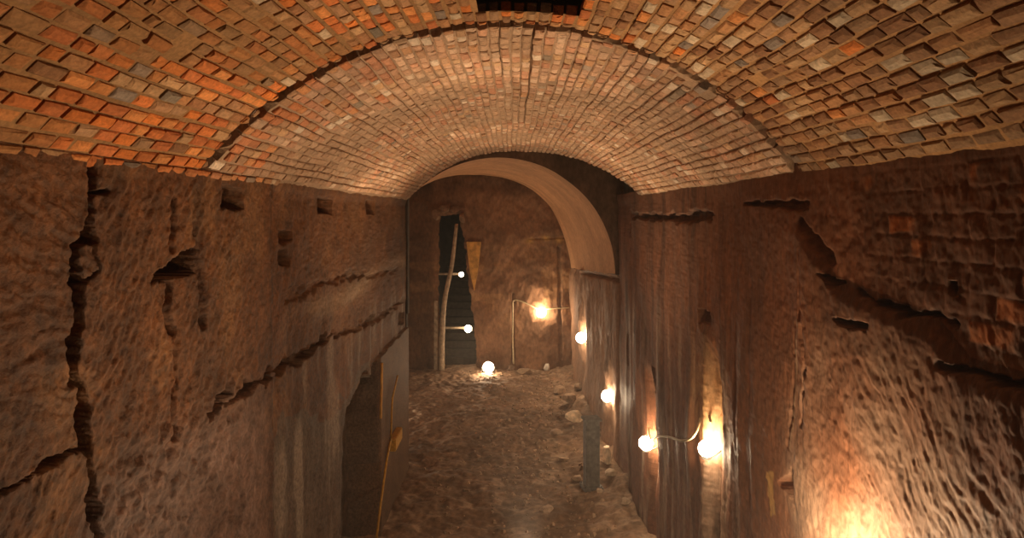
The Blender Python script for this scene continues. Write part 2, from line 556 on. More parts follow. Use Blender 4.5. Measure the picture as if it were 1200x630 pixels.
def add_brick(t0, t1, d0, d1, r, col, ch=.007):
    """one weathered brick of the lining: chamfered face towards the tunnel, sides going up into the mortar"""
    b = len(V)
    dm, tm_ = (d0 + d1) / 2, (t0 + t1) / 2
    smear = fbm(np.array([dm * 1.1]), np.array([tm_ * 4.0]), 205, 3)[0]
    k = min(.8, max(0., (smear - .50) * 4.0))          # old mortar smeared over the brick faces
    col = col * (1 - k) + (MORT_N if dm < 4.2 else MORT_F * 1.15) * k * random.uniform(.85, 1.2)
    jr = lambda s: random.uniform(-s, s)
    tilt = [jr(.0028) for _ in range(4)]
    lift = jr(.0045)
    ct = ch / r * random.uniform(.8, 2.4); cd = ch * random.uniform(.8, 2.6)
    outer = [(t0, d0), (t0, d1), (t1, d1), (t1, d0)]
    inner = [(t0 + ct, d0 + cd), (t0 + ct, d1 - cd), (t1 - ct, d1 - cd), (t1 - ct, d0 + cd)]
    def warp(t, d):
        wt = .5 * math.sin(d * 2.3 + 1.7 * math.sin(t * 3)) + .3 * math.sin(d * 5.1 + t * 7) + .35 * math.sin(d * .9 + t * 11)
        wd = .6 * math.sin(t * 9 + d) + .5 * math.sin(t * 23 + 2 * d)
        return t + .013 * wt / R, d + .016 * wd * (1 if 5 < d < 9 or d < 3.4 else .25)
    outer = [warp(t + jr(.004) / R, d + jr(.005)) for t, d in outer]
    inner = [warp(t, d) for t, d in inner]
    for t, d in outer:
        V.append(vp(t, d, r + .07)); VC.append(col * .8)
    for t, d in outer:
        V.append(vp(t, d, r + .009 + lift)); VC.append(col * .9)
    for k, (t, d) in enumerate(inner):
        V.append(vp(t + jr(.006) / r, d + jr(.009), r + lift + tilt[k])); VC.append(col * random.uniform(.9, 1.1))
    for lo, up in ((0, 4), (4, 8)):
        for k in range(4):
            k2 = (k + 1) % 4
            Q.append((b + lo + k, b + lo + k2, b + up + k2, b + up + k))
    Q.append((b + 8, b + 9, b + 10, b + 11))


NC = 58
dt = 2 * TA / NC
rows = list(range(NC)) + [-1]
for i in rows:
    t0 = -TA + i * dt
    tm = t0 + dt / 2; xm = R * math.sin(tm)
    wig = random.uniform(-.05, .05) * dt
    # stretch before the break
    stop = crack_d(xm) if i >= 0 else 5.6
    d = -1.2 - (.118 if i % 2 else 0) + random.uniform(-.03, .03)
    r_n = R + .004 * math.sin(i * 2.1)
    while d < stop - .03:
        ln = random.uniform(.14, .185) if random.random() > .15 else random.uniform(.09, .12)
        d1 = min(d + ln, stop + random.uniform(-.04, .0))
        if i >= 0 and HOLE[0] < xm < HOLE[1] and d1 > HOLE[2] and d < HOLE[3]:
            d = d + ln if d1 < HOLE[3] else HOLE[3]
            continue
        g = random.uniform(.007, .012)
        if random.random() > .004:
            wob = .012 * math.sin(d * 1.3 + i * .05) / R
            add_brick(t0 + wig + g / R + wob, t0 + dt + wig - g / R + wob, d + g, d1 - g, r_n + .003 * math.sin(d * 3 + i), brick_colour(xm, d, True), .010)
        d = d1
    if i < 0:
        continue
    # lining beyond the break: set a little higher, smaller-looking pale bricks
    gap = random.uniform(.075, .12)
    d = crack_d(xm) + gap
    if .45 < tm < .80 and random.random() < .45:
        d += random.choice((.06, .12, .18))
    if random.random() < .18:
        d += .06
    first = True
    end = end_d(xm)
    while d < end:
        ln = random.uniform(.14, .18) if random.random() > .2 else random.uniform(.09, .12)
        if first and i % 2:
            ln *= .5
        first = False
        d1 = min(d + ln, end)
        miss = random.random() < .012
        if 12 < (d * 1) < 12.0:
            miss = True
        g = .007
        if not miss:
            add_brick(t0 + wig + g / R, t0 + dt + wig - g / R, d + g, d1 - g, R + .006 + .006 * math.sin(i * 1.3 + d * .6), brick_colour(xm, d, False))
        d = d1
# mortar bed behind the bricks
ts = np.linspace(-TA - .02, TA + .02, 150)
ds = np.unique(np.concatenate([np.linspace(-1.4, 3.6, 60), np.linspace(3.6, 5.0, 90), np.linspace(5.0, 12.5, 130)]))
T, DD = np.meshgrid(ts, ds)
XX = R * np.sin(T)
cd = 4.10 + .075 * XX + .05 * XX * XX
e = DD - cd
ed = 12.5 - 2.5 * np.clip((XX - .3) / 1.7, 0, None)
DDc = np.minimum(DD, ed)
deep = sstep(-.03, .0, e) * (1 - sstep(.10, .13, e))
rad = R + .0165 + .005 * sstep(-.02, .04, e) + deep * .30 + (fbm(T * 18, DD * 7, 201, 3) - .5) * .012
rad = np.where((e < 0) & (T < -TA), R + .02, rad)
# two long open joints near the crown and a short slanting one beyond the break
for t_j, a, bnd in ((-.035, .05, 1.6), (.045, .0, 4.6)):
    rad += .05 * (np.abs(T - t_j) < .012) * ((e > a) & (e < bnd))
m = ~((XX > HOLE[0]) & (XX < HOLE[1]) & (DD > HOLE[2]) & (DD < HOLE[3]))
mf = m[:-1, :-1] & m[1:, 1:] & m[:-1, 1:] & m[1:, :-1]
mix = sstep(-.1, .2, e)[..., None]
MN = MORT_N[None, None] * (1 + .35 * sstep(-.6, 1.2, XX))[..., None]
MC = (MN * (1 - mix) + MORT_F * mix) * (.7 + .6 * fbm(T * 9, DD * 4, 202, 4))[..., None]
PV = np.stack([rad * np.sin(T), DDc, ZC + rad * np.cos(T) + H], -1)
b0 = len(V)
shell_v = PV.reshape(-1, 3); shell_q = grid_quads(*PV.shape[:2], b0, mask=mf)
# back of the lining and its broken far end
RO = R + .32
PB = np.stack([RO * np.sin(T), DDc, ZC + RO * np.cos(T) + H], -1)
b1 = b0 + len(shell_v)
back_v = PB.reshape(-1, 3); back_q = grid_quads(*PB.shape[:2], b1, flip=True, mask=mf)
nx = PV.shape[1]; last = (PV.shape[0] - 1) * nx
endq = np.array([(b0 + last + k, b0 + last + k + 1, b1 + last + k + 1, b1 + last + k) for k in range(nx - 1)])
side = []
for r_ in range(PV.shape[0] - 1):
    for k in (0, nx - 1):
        side.append((b0 + r_ * nx + k, b0 + (r_ + 1) * nx + k, b1 + (r_ + 1) * nx + k, b1 + r_ * nx + k))
allv = np.concatenate([np.array(V), shell_v, back_v])
allq = np.concatenate([np.array(Q), shell_q, back_q, endq, np.array(side)])
allc = np.concatenate([np.array(VC), MC.reshape(-1, 3), MC.reshape(-1, 3) * .6])
link('ceiling', raw_mesh('ceiling', allv, allq, allc, smooth=False), M_BRICK, kind='structure')

# the shaft above the hole in the crown
bm = bmesh.new()
x0, x1, d0, d1 = HOLE
zb, zt = H + 1.16, H + 2.2
for (a, b_) in (((x0, d0), (x1, d0)), ((x1, d0), (x1, d1)), ((x1, d1), (x0, d1)), ((x0, d1), (x0, d0))):
    ax, ay = a; bx, by = b_
    nx_, ny_ = (by - ay), -(bx - ax); l = math.hypot(nx_, ny_); nx_ *= .06 / l; ny_ *= .06 / l
    c = ((ax + bx) / 2 + nx_, (ay + by) / 2 + ny_, (zb + zt) / 2 + .1)
    add_box(bm, c, (abs(bx - ax) + .12 if abs(bx - ax) > .01 else .12, abs(by - ay) + .12 if abs(by - ay) > .01 else .12, zt - zb - .2))
add_box(bm, ((x0 + x1) / 2, (d0 + d1) / 2, zt), (x1 - x0 + .3, d1 - d0 + .3, .1))
bm_obj('ceiling_shaft', bm, M_DARK, kind='structure')

# ================================================================== ARCH AND CHAMBER BEYOND
N_A = 90
na = [( -.27 + 2.3 * math.cos(a), -1.2 + 2.3 * math.sin(a)) for a in np.linspace(0, math.pi, N_A)]
fp = [(1.88, -1.75), (1.84, -1.43), (1.64, -.68), (1.30, .08), (1.02, .42), (.55, .80), (0, 1.04), (-.55, 1.17), (-1.08, 1.22), (-1.89, 1.19), (-2.57, 1.0), (-3.4, .5), (-4.0, -.3), (-4.3, -1.0), (-4.4, -1.75)]
fs = [(p.x, p.y) for p in smooth_path([(x, y, 0) for x, y in fp], 12)]
L_ = np.concatenate([[0], np.cumsum([math.dist(a, b) for a, b in zip(fs[:-1], fs[1:])])])
fs = np.array(fs); uu = np.linspace(0, L_[-1], N_A)
fa = np.stack([np.interp(uu, L_, fs[:, 0]), np.interp(uu, L_, fs[:, 1])], -1)
na = np.array(na)
NV = 50
PA = np.zeros((NV, N_A, 3)); 
for j in range(NV):
    v = j / (NV - 1)
    xy = na * (1 - v) + fa * v
    PA[j, :, 0] = xy[:, 0]; PA[j, :, 1] = 12.6 + v * 7.85; PA[j, :, 2] = xy[:, 1] + H
jj, ii = np.meshgrid(np.arange(N_A), np.arange(NV))
PA[..., 2] += (fbm(jj * .12, ii * .25, 301, 3) - .5) * .05
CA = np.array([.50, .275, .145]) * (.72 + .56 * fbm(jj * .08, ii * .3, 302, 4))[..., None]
# spandrel above the arch, facing the visitor, out to the rock
sp_out = []
for k in range(N_A):
    x, z = na[k]
    sp_out.append((-3.2 if x < -1.9 else (3.0 if x > 1.9 else x * 1.5), 2.1 if abs(x) < 1.9 else max(z, -1.2) + (2.1 if abs(x) > 2.2 else 2.1)))
ang = np.linspace(0, math.pi, N_A)
so = np.stack([np.clip(-.27 + 5 * np.cos(ang), -3.4, 2.9), np.clip(-1.2 + 5 * np.sin(ang), -1.2, 2.2)], -1)
NS = 26
PS = np.zeros((NS, N_A, 3))
for j in range(NS):
    v = j / (NS - 1)
    xy = na * (1 - v) + so * v
    PS[j, :, 0] = xy[:, 0]; PS[j, :, 1] = 12.6 + .04 * (vnoise(xy[:, 0] * 4, xy[:, 1] * 4, 305) - .5); PS[j, :, 2] = xy[:, 1] + H
PS[0, :, 1] = 12.6
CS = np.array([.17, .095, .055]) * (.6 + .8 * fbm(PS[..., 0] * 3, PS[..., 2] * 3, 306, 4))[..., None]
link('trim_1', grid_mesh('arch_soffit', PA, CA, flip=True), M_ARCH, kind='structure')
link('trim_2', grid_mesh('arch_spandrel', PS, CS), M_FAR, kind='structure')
# rock roof over the gap between the broken vault and the arch
bm = bmesh.new()
add_box(bm, (0, 11.0, H + 2.25), (6.4, 3.6, .2))
add_box(bm, (2.35, 11.0, H + 1.25), (.3, 3.6, 1.9))
add_box(bm, (-2.55, 11.2, H + 1.35), (.3, 3.2, 1.9))
bm_obj('ceiling_rock', bm, M_DARK, kind='structure')

# right wall of the chamber, carrying the arch
dv = np.linspace(12.15, 20.45, 250); zv = np.linspace(0, 1, 170)
Dv, Tv = np.meshgrid(dv, zv)
fr = np.clip((Dv - 12.6) / 7.85, 0, 1)
ztop = -1.2 - .55 * fr; Zv = -5.05 + (ztop + 5.05) * Tv
xv = 2.03 - .15 * fr + .30 * (1 - sstep(12.15, 12.55, Dv))
dp = (fbm(Dv * 1.6, Zv * .6, 311, 4) - .5) * .26 * sstep(1, .93, Tv) * sstep(12.45, 13, Dv) + (fbm(Dv * 6, Zv * 3, 312, 3) - .5) * .05
dp -= .14 * np.exp(-((Tv - .975 + .015 * (fbm(Dv * 2, Zv, 313, 2) - .5)) / .010) ** 2) * (1 - sstep(16, 18, Dv))
dp += .08 * np.exp(-((Dv - 17.6) / .3) ** 2) + .10 * np.exp(-((Dv - 13.45) / .25) ** 2) * sstep(-2.4, -3.2, Zv)
Cv = np.array([.27, .15, .09]) * (.55 + .9 * fbm(Dv * 1.8, Zv * .8, 314, 5))[..., None]
Pv = np.stack([xv - dp, Dv, Zv + H], -1)


def pier_x(d, z, P=Pv):
    k = np.argmin((P[..., 1] - d) ** 2 + (P[..., 2] - H - z) ** 2)
    return float(P[..., 0].ravel()[k])



link('wall_chamber_right', grid_mesh('wall_chamber_right', Pv, Cv), M_WALLR, kind='structure')

# far wall with the stair opening
FD = 20.4
xv = np.linspace(-5.3, 2.5, 330); zv = np.linspace(-5.05, 1.6, 290)
X, Zf = np.meshgrid(xv, zv)
dp = (fbm(X * 1.2, Zf * 1.2, 321, 4) - .5) * .22 + (fbm(X * 6, Zf * 3.5, 322, 3) - .5) * .06


def fpt(*pts):
    return [((x - CX) * FD / F, (CY - y) * FD / F) for x, y in pts]


opening = fpt((514, 450), (514, 330), (515, 253), (540, 250), (545, 290), (551, 340), (558, 400), (560, 450))
jx = (fbm(X * 5, Zf * 5, 323, 2) - .5) * .12
hole = in_poly(X + jx, Zf, opening)
dp += .10 * np.exp(-((polyline_dist(X, Zf, fpt((508, 246), (544, 246))) - .05) / .12) ** 2)
# vertical seams
for seam, w, k in ((fpt((601, 345), (601, 425)), .05, .07), (fpt((655, 290), (657, 420)), .07, .08), (fpt((622, 280), (668, 278)), .04, .05)):
    dp -= k * (1 - sstep(w * .4, w, polyline_dist(X + jx * .4, Zf, seam)))
Cf = np.array([.20, .102, .054]) * (.55 + .9 * fbm(X * 1.5, Zf * 1.2, 324, 5))[..., None]
oc = sstep(.5, .7, fbm(X * 1.6, Zf * 3, 325, 4)) * np.exp(-((Zf + 2.2) / 1.1) ** 2)
Cf = Cf + (np.array([.40, .22, .10]) - Cf) * (oc * .5)[..., None]
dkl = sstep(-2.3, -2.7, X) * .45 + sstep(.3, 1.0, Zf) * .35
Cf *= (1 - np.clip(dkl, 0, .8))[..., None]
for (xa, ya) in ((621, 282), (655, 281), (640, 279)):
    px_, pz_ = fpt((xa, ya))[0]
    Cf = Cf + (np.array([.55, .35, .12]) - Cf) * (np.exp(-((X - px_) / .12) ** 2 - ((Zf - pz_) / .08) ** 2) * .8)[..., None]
keep = ~(hole[:-1, :-1] & hole[1:, 1:])
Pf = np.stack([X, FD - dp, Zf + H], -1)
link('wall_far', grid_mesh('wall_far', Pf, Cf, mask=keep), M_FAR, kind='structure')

# stairwell behind the opening
bm = bmesh.new()
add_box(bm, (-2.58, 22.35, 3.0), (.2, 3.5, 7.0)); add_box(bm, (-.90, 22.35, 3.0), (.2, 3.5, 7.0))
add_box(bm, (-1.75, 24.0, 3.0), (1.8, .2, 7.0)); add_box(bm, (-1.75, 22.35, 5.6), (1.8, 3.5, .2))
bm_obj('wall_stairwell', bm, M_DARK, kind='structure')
st = thing('staircase', 'dark stone stairs climbing inside the tall narrow opening in the far wall', 'stairs', (-1.73, 20.75, 0))
for k in range(13):
    bm = bmesh.new()
    add_box(bm, (0, .22 * k + .14 + .2, .23 * (k + 1) / 2), (1.36, .30, .23 * (k + 1)), bev=.015)
    bm_obj('step', bm, M_STEP, st)

# side of the chamber hidden behind the left wall's end
bm = bmesh.new()
add_box(bm, (-3.7, 12.52, 2.0), (3.3, .2, 4.2))
add_box(bm, (-2.25, 12.52, 4.2), (.45, .2, 2.4))
bm_obj('wall_chamber_front', bm, M_DARK, kind='structure')
dv = np.linspace(12.4, 20.5, 60); zv = np.linspace(-5.05, -.9, 40)
Dv, Zv = np.meshgrid(dv, zv)
dp = (fbm(Dv, Zv, 331, 4) - .5) * .3
link('wall_chamber_left', grid_mesh('wall_chamber_left', np.stack([-5.2 + dp, Dv, Zv + H], -1), np.array([.25, .14, .08]) * (.6 + .8 * fbm(Dv * 2, Zv * 2, 332, 4))[..., None], flip=True), M_FAR, kind='structure')
dv = np.linspace(12.45, 20.45, 40); sv = np.linspace(0, 1, 14)
Dv, Sv = np.meshgrid(dv, sv)
fr = (Dv - 12.45) / 8
xa = -2.5 - 1.85 * fr; za = -1.22 - .55 * fr
Xl = xa + (-5.4 - xa) * Sv
link('ceiling_chamber_side', grid_mesh('ceiling_chamber_side', np.stack([Xl, Dv, za + H + (fbm(Dv, Xl, 333, 3) - .5) * .1 * Sv], -1), np.ones(Dv.shape + (3,)) * np.array([.22, .13, .08])), M_FAR, kind='structure')

# wall closing the tunnel behind the visitor
bm = bmesh.new(); add_box(bm, (0, -1.5, 3.2), (4.6, .2, 6.8)); bm_obj('wall_back', bm, M_DARK, kind='structure')

# ================================================================== FLOOR
xv = np.linspace(-5.4, 3.0, 300)
dv = np.concatenate([np.linspace(-3, 8.6, 40)[:-1], np.linspace(8.6, 21, 420)])
X, Dv = np.meshgrid(xv, dv)
hgt = (fbm(X * .7, Dv * .7, 401, 4) - .5) * .16 + (fbm(X * 3, Dv * 3, 402, 4) - .5) * .12 + (fbm(X * 9, Dv * 9, 403, 3) - .5) * .055
hgt += .16 * sstep(1.0, 2.0, X) * (.4 + fbm(X * 3, Dv * 2, 404, 3))
Cg = np.array([.20, .122, .074]) * (.55 + .9 * fbm(X * 1.4, Dv * 1.4, 405, 5))[..., None]
pl = sstep(.58, .70, fbm(X * 4, Dv * 4, 406, 4))
Cg = Cg + (np.array([.36, .25, .17]) - Cg) * (pl * .6)[..., None]
FLOOR_H = hgt
link('floor', grid_mesh('floor', np.stack([X, Dv, hgt], -1), Cg), M_FLOOR, kind='structure')


def floor_z(x, d):
    i = np.argmin(abs(xv - x)); j = np.argmin(abs(dv - d))
    return float(FLOOR_H[j, i])


# ================================================================== THINGS
def rock_mesh(name, size, seed, col, flat=.7, sub=3):
    rnd = random.Random(seed)
    bm = bmesh.new()
    bmesh.ops.create_icosphere(bm, subdivisions=sub, radius=.5)
    planes = [Vector((rnd.gauss(0, 1), rnd.gauss(0, 1), rnd.gauss(0, 1))).normalized() for _ in range(9)]
    planes += [Vector((0, 0, 1)), Vector((1, .1, .1)).normalized(), Vector((-.1, -1, .1)).normalized()]
    offs = [rnd.uniform(.24, .38) for _ in planes]
    for v in bm.verts:
        p = v.co
        for n, o in zip(planes, offs):
            k = p.dot(n)
            if k > o:
                p = p - n * (k - o)
        v.co = p
    zs = [v.co.z for v in bm.verts]; zmin = min(zs)
    ext = [max(abs(v.co[i]) for v in bm.verts) * 2 for i in range(3)]
    for v in bm.verts:
        v.co = Vector((v.co.x / ext[0] * size[0], v.co.y / ext[1] * size[1], (v.co.z - zmin) / (max(zs) - zmin) * size[2] - .02))
    me = bpy.data.meshes.new(name); bm.to_mesh(me); bm.free()
    ca = me.color_attributes.new('stone', 'FLOAT_COLOR', 'POINT')
    for dd in ca.data:
        k = rnd.uniform(.85, 1.15); dd.color = (col[0] * k, col[1] * k, col[2] * k, 1)
    return me


ROCKS = [
    # px, py(base), width px, height px, rz, colour, label
    (669, 477, 20, 11, .3, (.30, .20, .13), 'brown squared stone block lying behind the pale block by the right wall'),
    (673, 497, 23, 13, .1, (.72, .55, .38), 'pale squared stone block on the floor just beyond the grey post'),
    (657, 461, 17, 8, .7, (.33, .22, .14), 'long low brown stone nearest the far wall in the row beside the right wall'),
    (678, 463, 13, 8, 1.1, (.27, .18, .12), 'small brown stone touching the foot of the right wall under the second wall lamp'),
    (712, 548, 13, 20, .5, (.75, .6, .44), 'upright pale broken stone wedged between the grey post and the right wall'),
    (676, 562, 15, 7, .2, (.45, .33, .23), 'flat pale stone on the floor left of the grey post foot'),
    (716, 566, 17, 7, .9, (.45, .34, .24), 'flat pale stone right of the grey post foot'),
    (703, 580, 9, 6, .1, (.48, .36, .26), 'small pale stone in front of the grey post'),
    (641, 433, 9, 8, .2, (.72, .66, .58), 'small whitish stone at the foot of the far wall'),
    (616, 436.5, 20, 7, .4, (.20, .13, .08), 'low dark stone at the foot of the far wall right of the floor lamp'),
    (598, 434, 10, 6, .8, (.19, .12, .08), 'little dark stone beside the floor lamp'),
    (650, 512, 13, 6, .6, (.36, .25, .17), 'brown stone half sunk in the floor left of the grey post top'),
    (660, 540, 14, 6, .2, (.40, .29, .20), 'tan stone half sunk in the floor left of the grey post'),
    (640, 598, 15, 7, .5, (.42, .30, .21), 'tan stone in the trodden middle of the floor, nearest the viewer'),
    (733, 600, 14, 8, .5, (.36, .26, .18), 'brown stone lying low against the right wall near the lower frame edge'),
]
for k, (px, py, wpx, hpx, rz, col, lab) in enumerate(ROCKS):
    g = ground_at(px, py); s = g.y / F
    g.z = floor_z(g.x, g.y)
    me = rock_mesh('stone_block', (wpx * s, wpx * s * .8, hpx * s * 1.05), 900 + k, col)
    o = link('stone_block', me, M_ROCK)
    o.location = g; o.rotation_euler = (0, 0, rz)
    tag(o, lab, 'stone', 'loose stones on the tunnel floor')

# gravel, too fine to count
rnd = random.Random(5)
keep_clear = [ground_at(q[0], q[1]) for q in ROCKS] + [ground_at(693, 572)]
GV, GQ, GC = [], [], []
for k in range(800):
    d = rnd.uniform(9.4, 20); x = rnd.triangular(-1.8, 1.8, 1.0)
    if any(math.hypot(x - g_.x, d - g_.y) < .36 for g_ in keep_clear):
        continue
    r = rnd.uniform(.012, .045); z = floor_z(x, d)
    b = len(GV)
    a0 = rnd.uniform(0, 6.3); hh = r * rnd.uniform(.6, 1.2)
    for q in range(4):
        a = a0 + q * 1.571
        GV.append((x + r * 1.2 * math.cos(a) * rnd.uniform(.7, 1.2), d + r * math.sin(a) * rnd.uniform(.7, 1.2), z - .015))
    for q in range(4):
        a = a0 + q * 1.571
        GV.append((x + r * .6 * math.cos(a), d + r * .6 * math.sin(a), z + hh * rnd.uniform(.7, 1.1)))
    c = np.array([.34, .235, .155]) * rnd.uniform(.6, 1.45)
    GC += [c] * 8
    for q in range(4):
        GQ.append((b + q, b + (q + 1) % 4, b + 4 + (q + 1) % 4, b + 4 + q))
    GQ.append((b + 4, b + 5, b + 6, b + 7))
tag(link('gravel', raw_mesh('gravel', GV, GQ, np.array(GC), smooth=False), M_ROCK), 'fine loose gravel scattered over the trodden earth floor', 'gravel', kind='stuff')

# grey post by the right wall
g = ground_at(693, 572); g.z = floor_z(g.x, g.y)
post = thing('metal_post', 'square grey metal post standing on the floor near the right wall', 'post', g, .18)
s = g.y / F
bm = bmesh.new(); add_box(bm, (0, 0, .58), (.25, .22, 1.24), bev=.012)
for sx in (-1, 1):
    add_box(bm, (sx * .085, -.113, .58), (.02, .012, 1.1))
bm_obj('shaft', bm, M_POST, post)
bm = bmesh.new(); add_box(bm, (0, 0, 1.215), (.32, .28, .05), bev=.012); bm_obj('cap', bm, M_POST, post)
bm = bmesh.new(); add_box(bm, (0, 0, .0), (.36, .32, .06), bev=.01)
for sx in (-1, 1):
    for sy in (-1, 1):
        add_cyl(bm, (sx * .15, sy * .13, .02), (sx * .15, sy * .13, .05), .014, n=8)
bm_obj('base_plate', bm, M_POST, post)


# ---- wall lamps
def wall_lamp(loc, n, label, globe_mat, r=.095, group='lamps along the right wall', stand=.15, name='wall_lamp'):
    """loc: point on the wall; n: unit direction away from it"""
    n = Vector(n)
    t = thing(name, label, 'lamp', loc, 0, group)
    side = n.cross(Vector((0, 0, 1)))
    bm = bmesh.new(); add_cyl(bm, -n * .10, n * .02, .055, .05, 18); bm_obj('back_plate', bm, M_HOUSE, t, True)
    bm = bmesh.new(); add_tube(bm, smooth_path([n * .01, n * .05 + Vector((0, 0, -.05)), n * (stand - .04) + Vector((0, 0, -.10)), n * stand + Vector((0, 0, -.085))], 5), .011); bm_obj('arm', bm, M_HOUSE, t, True)
    c = n * stand + Vector((0, 0, -.09 + r))
    bm = bmesh.new(); add_cyl(bm, n * stand + Vector((0, 0, -.115)), n * stand + Vector((0, 0, -.08)), .05, .042, 16); bm_obj('lamp_holder', bm, M_HOUSE, t)
    bm = bmesh.new(); add_sphere(bm, c + Vector((0, 0, -.012)), r, 2, (1, 1, 1)); bm_obj('globe', bm, globe_mat, t, True)
    return t


def right_lamp(px, py, d, label, mat, r):
    # globe hangs d metres along the tunnel, its plate on the wall face behind it
    x = (px - CX) * d / F
    z = (CY - py) * d / F
    xw = right_wall_x(d, z) if d < 12.3 else pier_x(d, z)
    return wall_lamp(W3(xw, d, z + .09 - r), (-1, 0, 0), label, mat, r, stand=max(xw - x, .05))


right_lamp(828, 524, 6.58, 'round lamp on the right wall, just below the high end of the slack cable', M_GLOBE, .085)
right_lamp(757, 518, 9.42, 'round lamp on the right wall, at the low far end of the slack cable', M_GLOBE, .105)
right_lamp(712, 463, 13.0, 'round lamp on the right wall above the grey post', M_GLOBE, .12)
right_lamp(681, 395, 17.0, 'round lamp on the right wall beneath the arch, farthest along that wall', M_GLOBE, .14)
right_lamp(950, 698, 3.55, 'round lamp low on the right wall, nearest the viewer and below the frame edge', M_GLOBE_NEAR, .10)
wall_lamp(on_plane(634, 367, FD - .02), (0, -1, 0), 'round lamp fixed on the far wall right of the stair opening', M_GLOBE_FAR, .15, 'lamps around the far wall', .17)


def floor_lamp(loc, label, mat, r=.15, rz=0, group='lamps around the far wall'):
    t = thing('floor_lamp', label, 'lamp', loc, rz, group)
    bm = bmesh.new(); add_box(bm, (0, 0, .02), (.30, .24, .04), bev=.01); bm_obj('base', bm, M_HOUSE, t)
    for sx in (-1, 1):
        bm = bmesh.new(); add_box(bm, (sx * (r + .03), 0, .03 + r * .6), (.02, .05, r * 1.3)); bm_obj('bracket', bm, M_HOUSE, t)
    bm = bmesh.new(); add_cyl(bm, (0, r * .3, .05 + r), (0, r * 1.1, .05 + r), r * 1.02, r * .6, 24); bm_obj('housing', bm, M_HOUSE, t, False)
    bm = bmesh.new(); add_sphere(bm, (0, 0, .05 + r), r * .98, 2, (1, .8, 1)); bm_obj('globe', bm, mat, t, True)
    return t


fl = W3(-.73, 19.7, 0); fl.z = floor_z(fl.x, fl.y)
floor_lamp(fl, 'bright lamp standing on the floor right of the stair opening', M_GLOBE_FAR, .17)
fl = W3(-4.0, 15.3, 0); fl.z = floor_z(fl.x, fl.y)
floor_lamp(fl, 'lamp on the chamber floor out of view behind the end of the left wall', M_GLOBE_SIDE, .13, 1.2)


# unseen floodlights added on the floor below the viewer to brighten the vault
def added_uplighter(x, d, label, power, aim, angle):
    z = floor_z(x, d) + .02
    t = thing('added_uplighter', label, 'lamp', (x, d, z), 0, 'added floodlights below the viewer')
    bm = bmesh.new(); add_box(bm, (0, 0, .02), (.34, .26, .04), bev=.01); bm_obj('base', bm, M_HOUSE, t)
    for sx in (-1, 1):
        bm = bmesh.new(); add_box(bm, (sx * .19, 0, .14), (.02, .05, .26)); bm_obj('bracket', bm, M_HOUSE, t)
    bm = bmesh.new(); add_box(bm, (0, 0, .17), (.34, .24, .12), bev=.02); bm_obj('housing', bm, M_HOUSE, t)
    bm = bmesh.new(); add_box(bm, (0, 0, .235), (.28, .18, .012), bev=.004); bm_obj('lens', bm, M_GLOBE_DIM, t)
    L = bpy.data.lights.new('added_uplighter_beam', 'SPOT'); L.energy = power; L.color = (1, .74, .47)
    L.spot_size = math.radians(angle); L.spot_blend = .8; L.shadow_soft_size = .1
    o = bpy.data.objects.new('added_uplighter_beam', L); COL.objects.link(o); o.parent = t
    o.location = (0, 0, .30)
    o.rotation_euler = (Vector(aim) - Vector((x, d, z + .3))).to_track_quat('-Z', 'Y').to_euler()


added_uplighter(.9, 5.0, 'unseen floor floodlight added to brighten the vault, nearest the viewer', 800, (-.9, 3.2, H + 1.0), 66)
added_uplighter(.2, 8.6, 'unseen floor floodlight added to brighten the vault, farther from the viewer', 1000, (-.1, 8.4, H + 1.2), 78)


# lamps in the stair opening, each on a bar held by the left jamb
def bar_lamp(px, py, d, label, mat, r, x_l):
    p = on_plane(px, py, d)
    t = thing('stair_lamp', label, 'lamp', p, 0, 'lamps in the stair opening')
    bm = bmesh.new(); add_box(bm, ((x_l - p.x) / 2, .03, 0), (abs(x_l - p.x), .05, .07), bev=.008); bm_obj('bar', bm, M_WOOD, t)
    bm = bmesh.new(); add_cyl(bm, (0, .03, -.02), (0, -.05, 0), .05, .06, 14); bm_obj('lamp_holder', bm, M_HOUSE, t)
    bm = bmesh.new(); add_sphere(bm, (0, -.05 - r * .8, 0), r, 2); bm_obj('globe', bm, mat, t, True)


bar_lamp(549, 384, 20.75, 'lower bright lamp on a wooden bar across the stair opening', M_GLOBE_STAIR, .12, -2.42)
bar_lamp(541, 321, 20.85, 'upper dim lamp on a wooden bar across the stair opening', M_GLOBE_DIM, .085, -2.42)

# crooked timber standing in the opening, and a straight plank beside it
bm = bmesh.new()
add_tube(bm, smooth_path([on_plane(517.5, 434, 20.15), on_plane(518, 395, 20.17), on_plane(521, 352, 20.2), on_plane(529.5, 310, 20.22), on_plane(535, 262, 20.28)], 6), [.10 - .0018 * k for k in range(25)], 10)
tag(bm_obj('timber_prop', bm, M_WOOD, None, True), 'crooked pale timber leaning across the front of the stair opening', 'timber')
bm = bmesh.new()
a = on_plane(511, 434, 20.18); b_ = on_plane(510.5, 352, 20.2)
add_box(bm, (a + b_) / 2, (.11, .07, (b_ - a).length), bev=.012)
tag(bm_obj('timber_plank', bm, M_WOOD), 'short straight greyish plank upright at the left edge of the stair opening', 'timber')

# rough stones round the head of the opening
for k, (px, py, wp, hp, lab) in enumerate(((512, 251, 11, 13, 'rough dark stone at the upper left corner of the stair opening'),
                                           (521, 244, 13, 9, 'rough dark stone over the left half of the stair opening'),
                                           (534, 245, 13, 9, 'rough dark stone over the right half of the stair opening'),
                                           (542, 254, 8, 13, 'rough dark stone at the upper right corner of the stair opening'))):
    s = 20.2 / F
    me = rock_mesh('lintel_stone', (wp * s, .34, hp * s), 950 + k, (.20, .12, .075))
    o = link('lintel_stone', me, M_ROCK); p = on_plane(px, py + hp / 2, 20.3); o.location = p
    tag(o, lab, 'stone', 'stones around the head of the stair opening')

